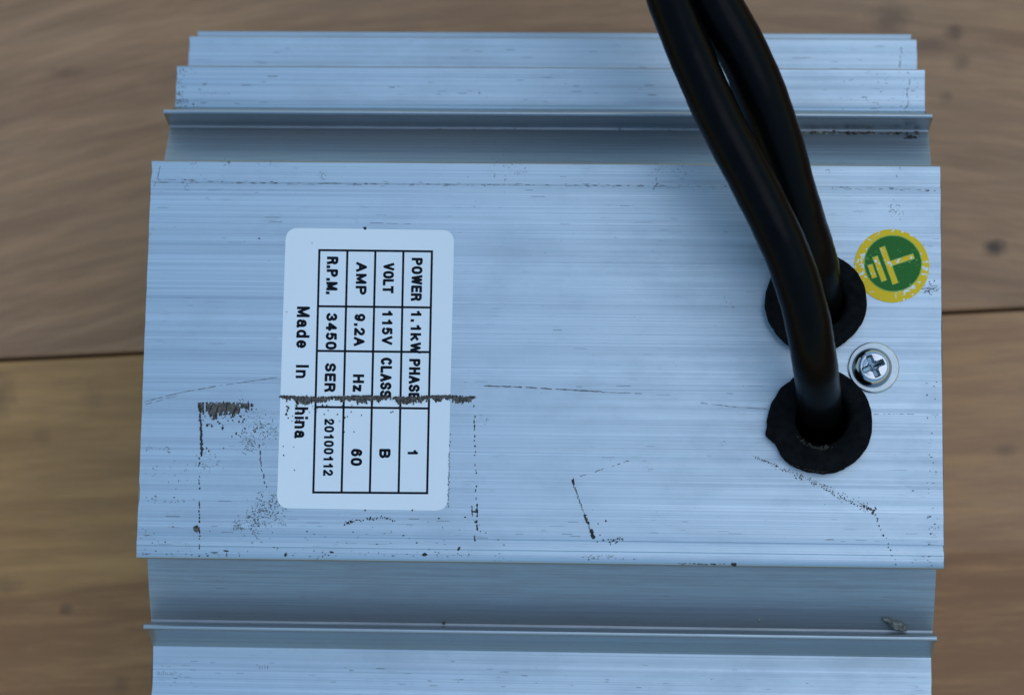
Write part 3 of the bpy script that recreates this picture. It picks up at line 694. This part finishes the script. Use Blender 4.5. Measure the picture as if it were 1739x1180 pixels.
for _ in range(90):                                    # specks by the right-hand cut edge
    u = random.gauss(1583, 10); v = random.choice((random.uniform(640, 950), random.uniform(860, 960), random.gauss(490, 6)))
    if 1545 < u < 1594: S.blob(u, v, random.uniform(.6, 2.4), random.uniform(.5, 1.8), 0 if v < 925 else -.0002, .00006, 0, 6, .5, random.choice((0, 1)))
for k in range(16): S.line([(random.uniform(1562, 1580), random.gauss(490, 3)), (random.uniform(1580, 1594), random.gauss(489, 3))], .8, 0, .5, 6, .5, 0)
for _ in range(160):                                   # stray specks
    u, v = random.uniform(262, 1590), random.uniform(280, 925)
    if 470 < u < 772 and 386 < v < 866: continue
    S.blob(u, v, random.uniform(.35, .9), random.uniform(.35, .9), 0, .00005, 0, 5, .4, random.choice((0, 1, 1)))
# marks on the stepped ribs and the lower flat
zr1, zr2, zlo = -.0303, -.0476, -.0276
S.line([(1541, 122), (1545, 140), (1540, 158), (1543, 175), (1533, 192)], 1.8, zr1, .25, 4, 1.2, 0); S.line([(1530, 76), (1531, 92)], 1.3, zr2, .2, 4, .6, 0); S.line([(1529, 95), (1528, 116)], 1.8, zr2, .2, 4, .6, 0)
for _ in range(60): S.blob(random.uniform(1420, 1560), random.uniform(120, 196), random.uniform(.5, 1.3), random.uniform(.5, 1.2), zr1, .00006, 0, 5, .4, random.choice((0, 1)))
for _ in range(55): S.blob(300 + random.expovariate(1 / 10), random.uniform(118, 186), random.uniform(.6, 2), random.uniform(.6, 2.4), zr1, .00008, 0, 6, .5, random.choice((0, 1, 1)))
for k in range(9): S.blob(341 + k * 6, 159 + random.uniform(-1, 1), 1.1, 1.3, zr1, .00006, 0, 5, .4, 0)
for k in range(5): S.line([(306 + k * 3, 168), (307 + k * 3, 175)], 1, zr1, .1, 3, .5, 1)
for zz, va, vb, n_ in [(zr1, 122, 192, 55), (zr2, 68, 112, 28)]:
    for _ in range(n_):
        u = random.uniform(325, 1550); v = random.uniform(va, vb) + (u - 300) * .005
        S.line([(u, v), (u + random.uniform(3, 18), v + .1)], random.uniform(.5, 1), zz, 0, 30, .2, random.choice((0, 0, 1)))
S.blob(814, 158, 1.2, 2.2, zr1, .0001, 0, 6, .3, 1)
for _ in range(60):
    u = random.choice((random.uniform(265, 330), random.uniform(262, 1575), random.uniform(500, 1100))); v = random.uniform(1122, 1176)
    S.line([(u, v), (u + random.uniform(2, 14), v + .1)], random.uniform(.5, 1), zlo, 0, 30, .2, random.choice((0, 0, 1)))
for k in range(12): S.line([(268 + k * 3.2, 1138 + (k % 3) * 2), (268 + k * 3.2, 1146)], .9, zlo, .2, 3, .5, 0)
for k in range(4): S.line([(441 + k * 4.5, 1130), (441 + k * 4.5, 1135)], .9, zlo, 0, 5, .3, 1)
for (u, v, rx, ry, k_) in [(250, 905, 6, 10, 10), (249, 935, 5, 6, 10), (262, 848, 10, 3, 10), (300, 850, 16, 2, 12), (1018, 944, 18, 2.4, 26), (1585, 925, 6, 16, 26), (1570, 945, 12, 6, 16), (258, 395, 3, 4, 4), (282, 765, 10, 3, 8), (350, 780, 12, 6, 10)]:
    for _ in range(k_): S.blob(random.gauss(u, rx), random.gauss(v, ry), random.uniform(.7, 3), random.uniform(.4, 1.2), 0 if v < 925 else -.0001, .00005, 0, 7, .5, 0)
S.done('scuff_marks', [SCUFF, SCUFF2])

# crud packed at the foot of the upper fin, right of the cables; smudge beside it
D = Marks()
zf = -.0226
for _ in range(210):
    u = random.uniform(1362, 1570); dens = 1 if u < 1500 else .5
    if random.random() < dens: D.blob(u, 220.5 + (u - 300) * .0075 - 1.0 + random.gauss(0, 1.9), random.uniform(1.2, 5), random.uniform(1, 2.8), zf, random.uniform(.0002, .0007), 0, 7, .45, random.choice((0, 0, 1, 2)))
for _ in range(26): D.blob(random.gauss(1545, 7), random.gauss(236, 5), random.uniform(1.5, 4), random.uniform(1.2, 3), -.0215, .0003, 0, 7, .5, 2)
for _ in range(14): D.blob(random.uniform(400, 1150), 219 + random.uniform(0, 3), random.uniform(.8, 2), random.uniform(.8, 1.6), zf, .0002, 0, 6, .4, random.choice((0, 2)))
for _ in range(30): D.blob(random.uniform(300, 1570), 1046 + random.uniform(-2, 2), random.uniform(.6, 1.6), random.uniform(.5, 1.2), -.0222, .0002, 0, 6, .4, random.choice((0, 1, 2)))
D.blob(754, 1057.5, 2.6, 2.6, -.0222, .0005, 0, 7, .3, 0); D.blob(1290, 1051, 2.5, 4, -.0215, .0004, 0, 7, .4, 1)
D.done('packed_dirt', [RUSTY, PALE, GUNK])

Q = Marks()            # dust caught in the mouth of the lower grommet and on its lower rim
for _ in range(46):
    t = rad(random.gauss(258, 22)); rr = random.gauss(50, 2.2); Q.blob(1395 + rr * math.cos(t), 713 - rr * math.sin(t), random.uniform(1.5, 4.5), random.uniform(.8, 2), .0046, .00015, random.random() * 3, 7, .5, 1)
for _ in range(40):
    t = rad(random.gauss(268, 17)); rr = random.gauss(84, 1.3); Q.blob(1393 + rr * math.cos(t), 716 - rr * math.sin(t), random.uniform(1, 3), random.uniform(.5, 1.1), .0042, .0001, 0, 6, .5, 1)
dq = from_bm('rim_dust', Q.bm, [RUSTY, simple('ochre_dust', (.026, .021, .010), .95, 0, .4, 900)]); dq.parent = gm2; dq['kind'] = 'stuff'

# loose flake of dirt lying in the lower channel
bm = bmesh.new()
fl = [(1496, 1049), (1506, 1048), (1518, 1052), (1530, 1056), (1540, 1064), (1541, 1070), (1532, 1072), (1520, 1067), (1508, 1060), (1500, 1055)]
lo, hi = [], []
cz = -.0212
for (u, v) in fl:
    p = P(u, v, cz); lo.append(bm.verts.new((p.x, p.y, cz - .0008))); q = P(u + random.uniform(-1, 1), v + random.uniform(-1, 1), cz + .001); hi.append(bm.verts.new((q.x, q.y, cz + random.uniform(.0006, .0012))))
mid = P(1520, 1060, cz + .001); mv = bm.verts.new((mid.x, mid.y, cz + .0018)); k = len(fl)
for i in range(k):
    bm.faces.new((lo[i], lo[(i + 1) % k], hi[(i + 1) % k], hi[i])); bm.faces.new((hi[i], hi[(i + 1) % k], mv))
bm.faces.new(lo[::-1])
bmesh.ops.subdivide_edges(bm, edges=[e for e in bm.edges if mv in e.verts], cuts=1)
for vt in bm.verts:
    if vt.co.z > cz + .0005: vt.co += Vector((random.uniform(-1, 1), random.uniform(-1, 1), random.uniform(-1, 1))) * .00022
flake = from_bm('dirt_flake', bm, simple('grey_dirt_flake', (.17, .165, .135), .9, 0, .6, 1100, .0002))
tag(flake, 'small greyish flake of dirt lying in the lower channel of the housing', 'dirt flake')
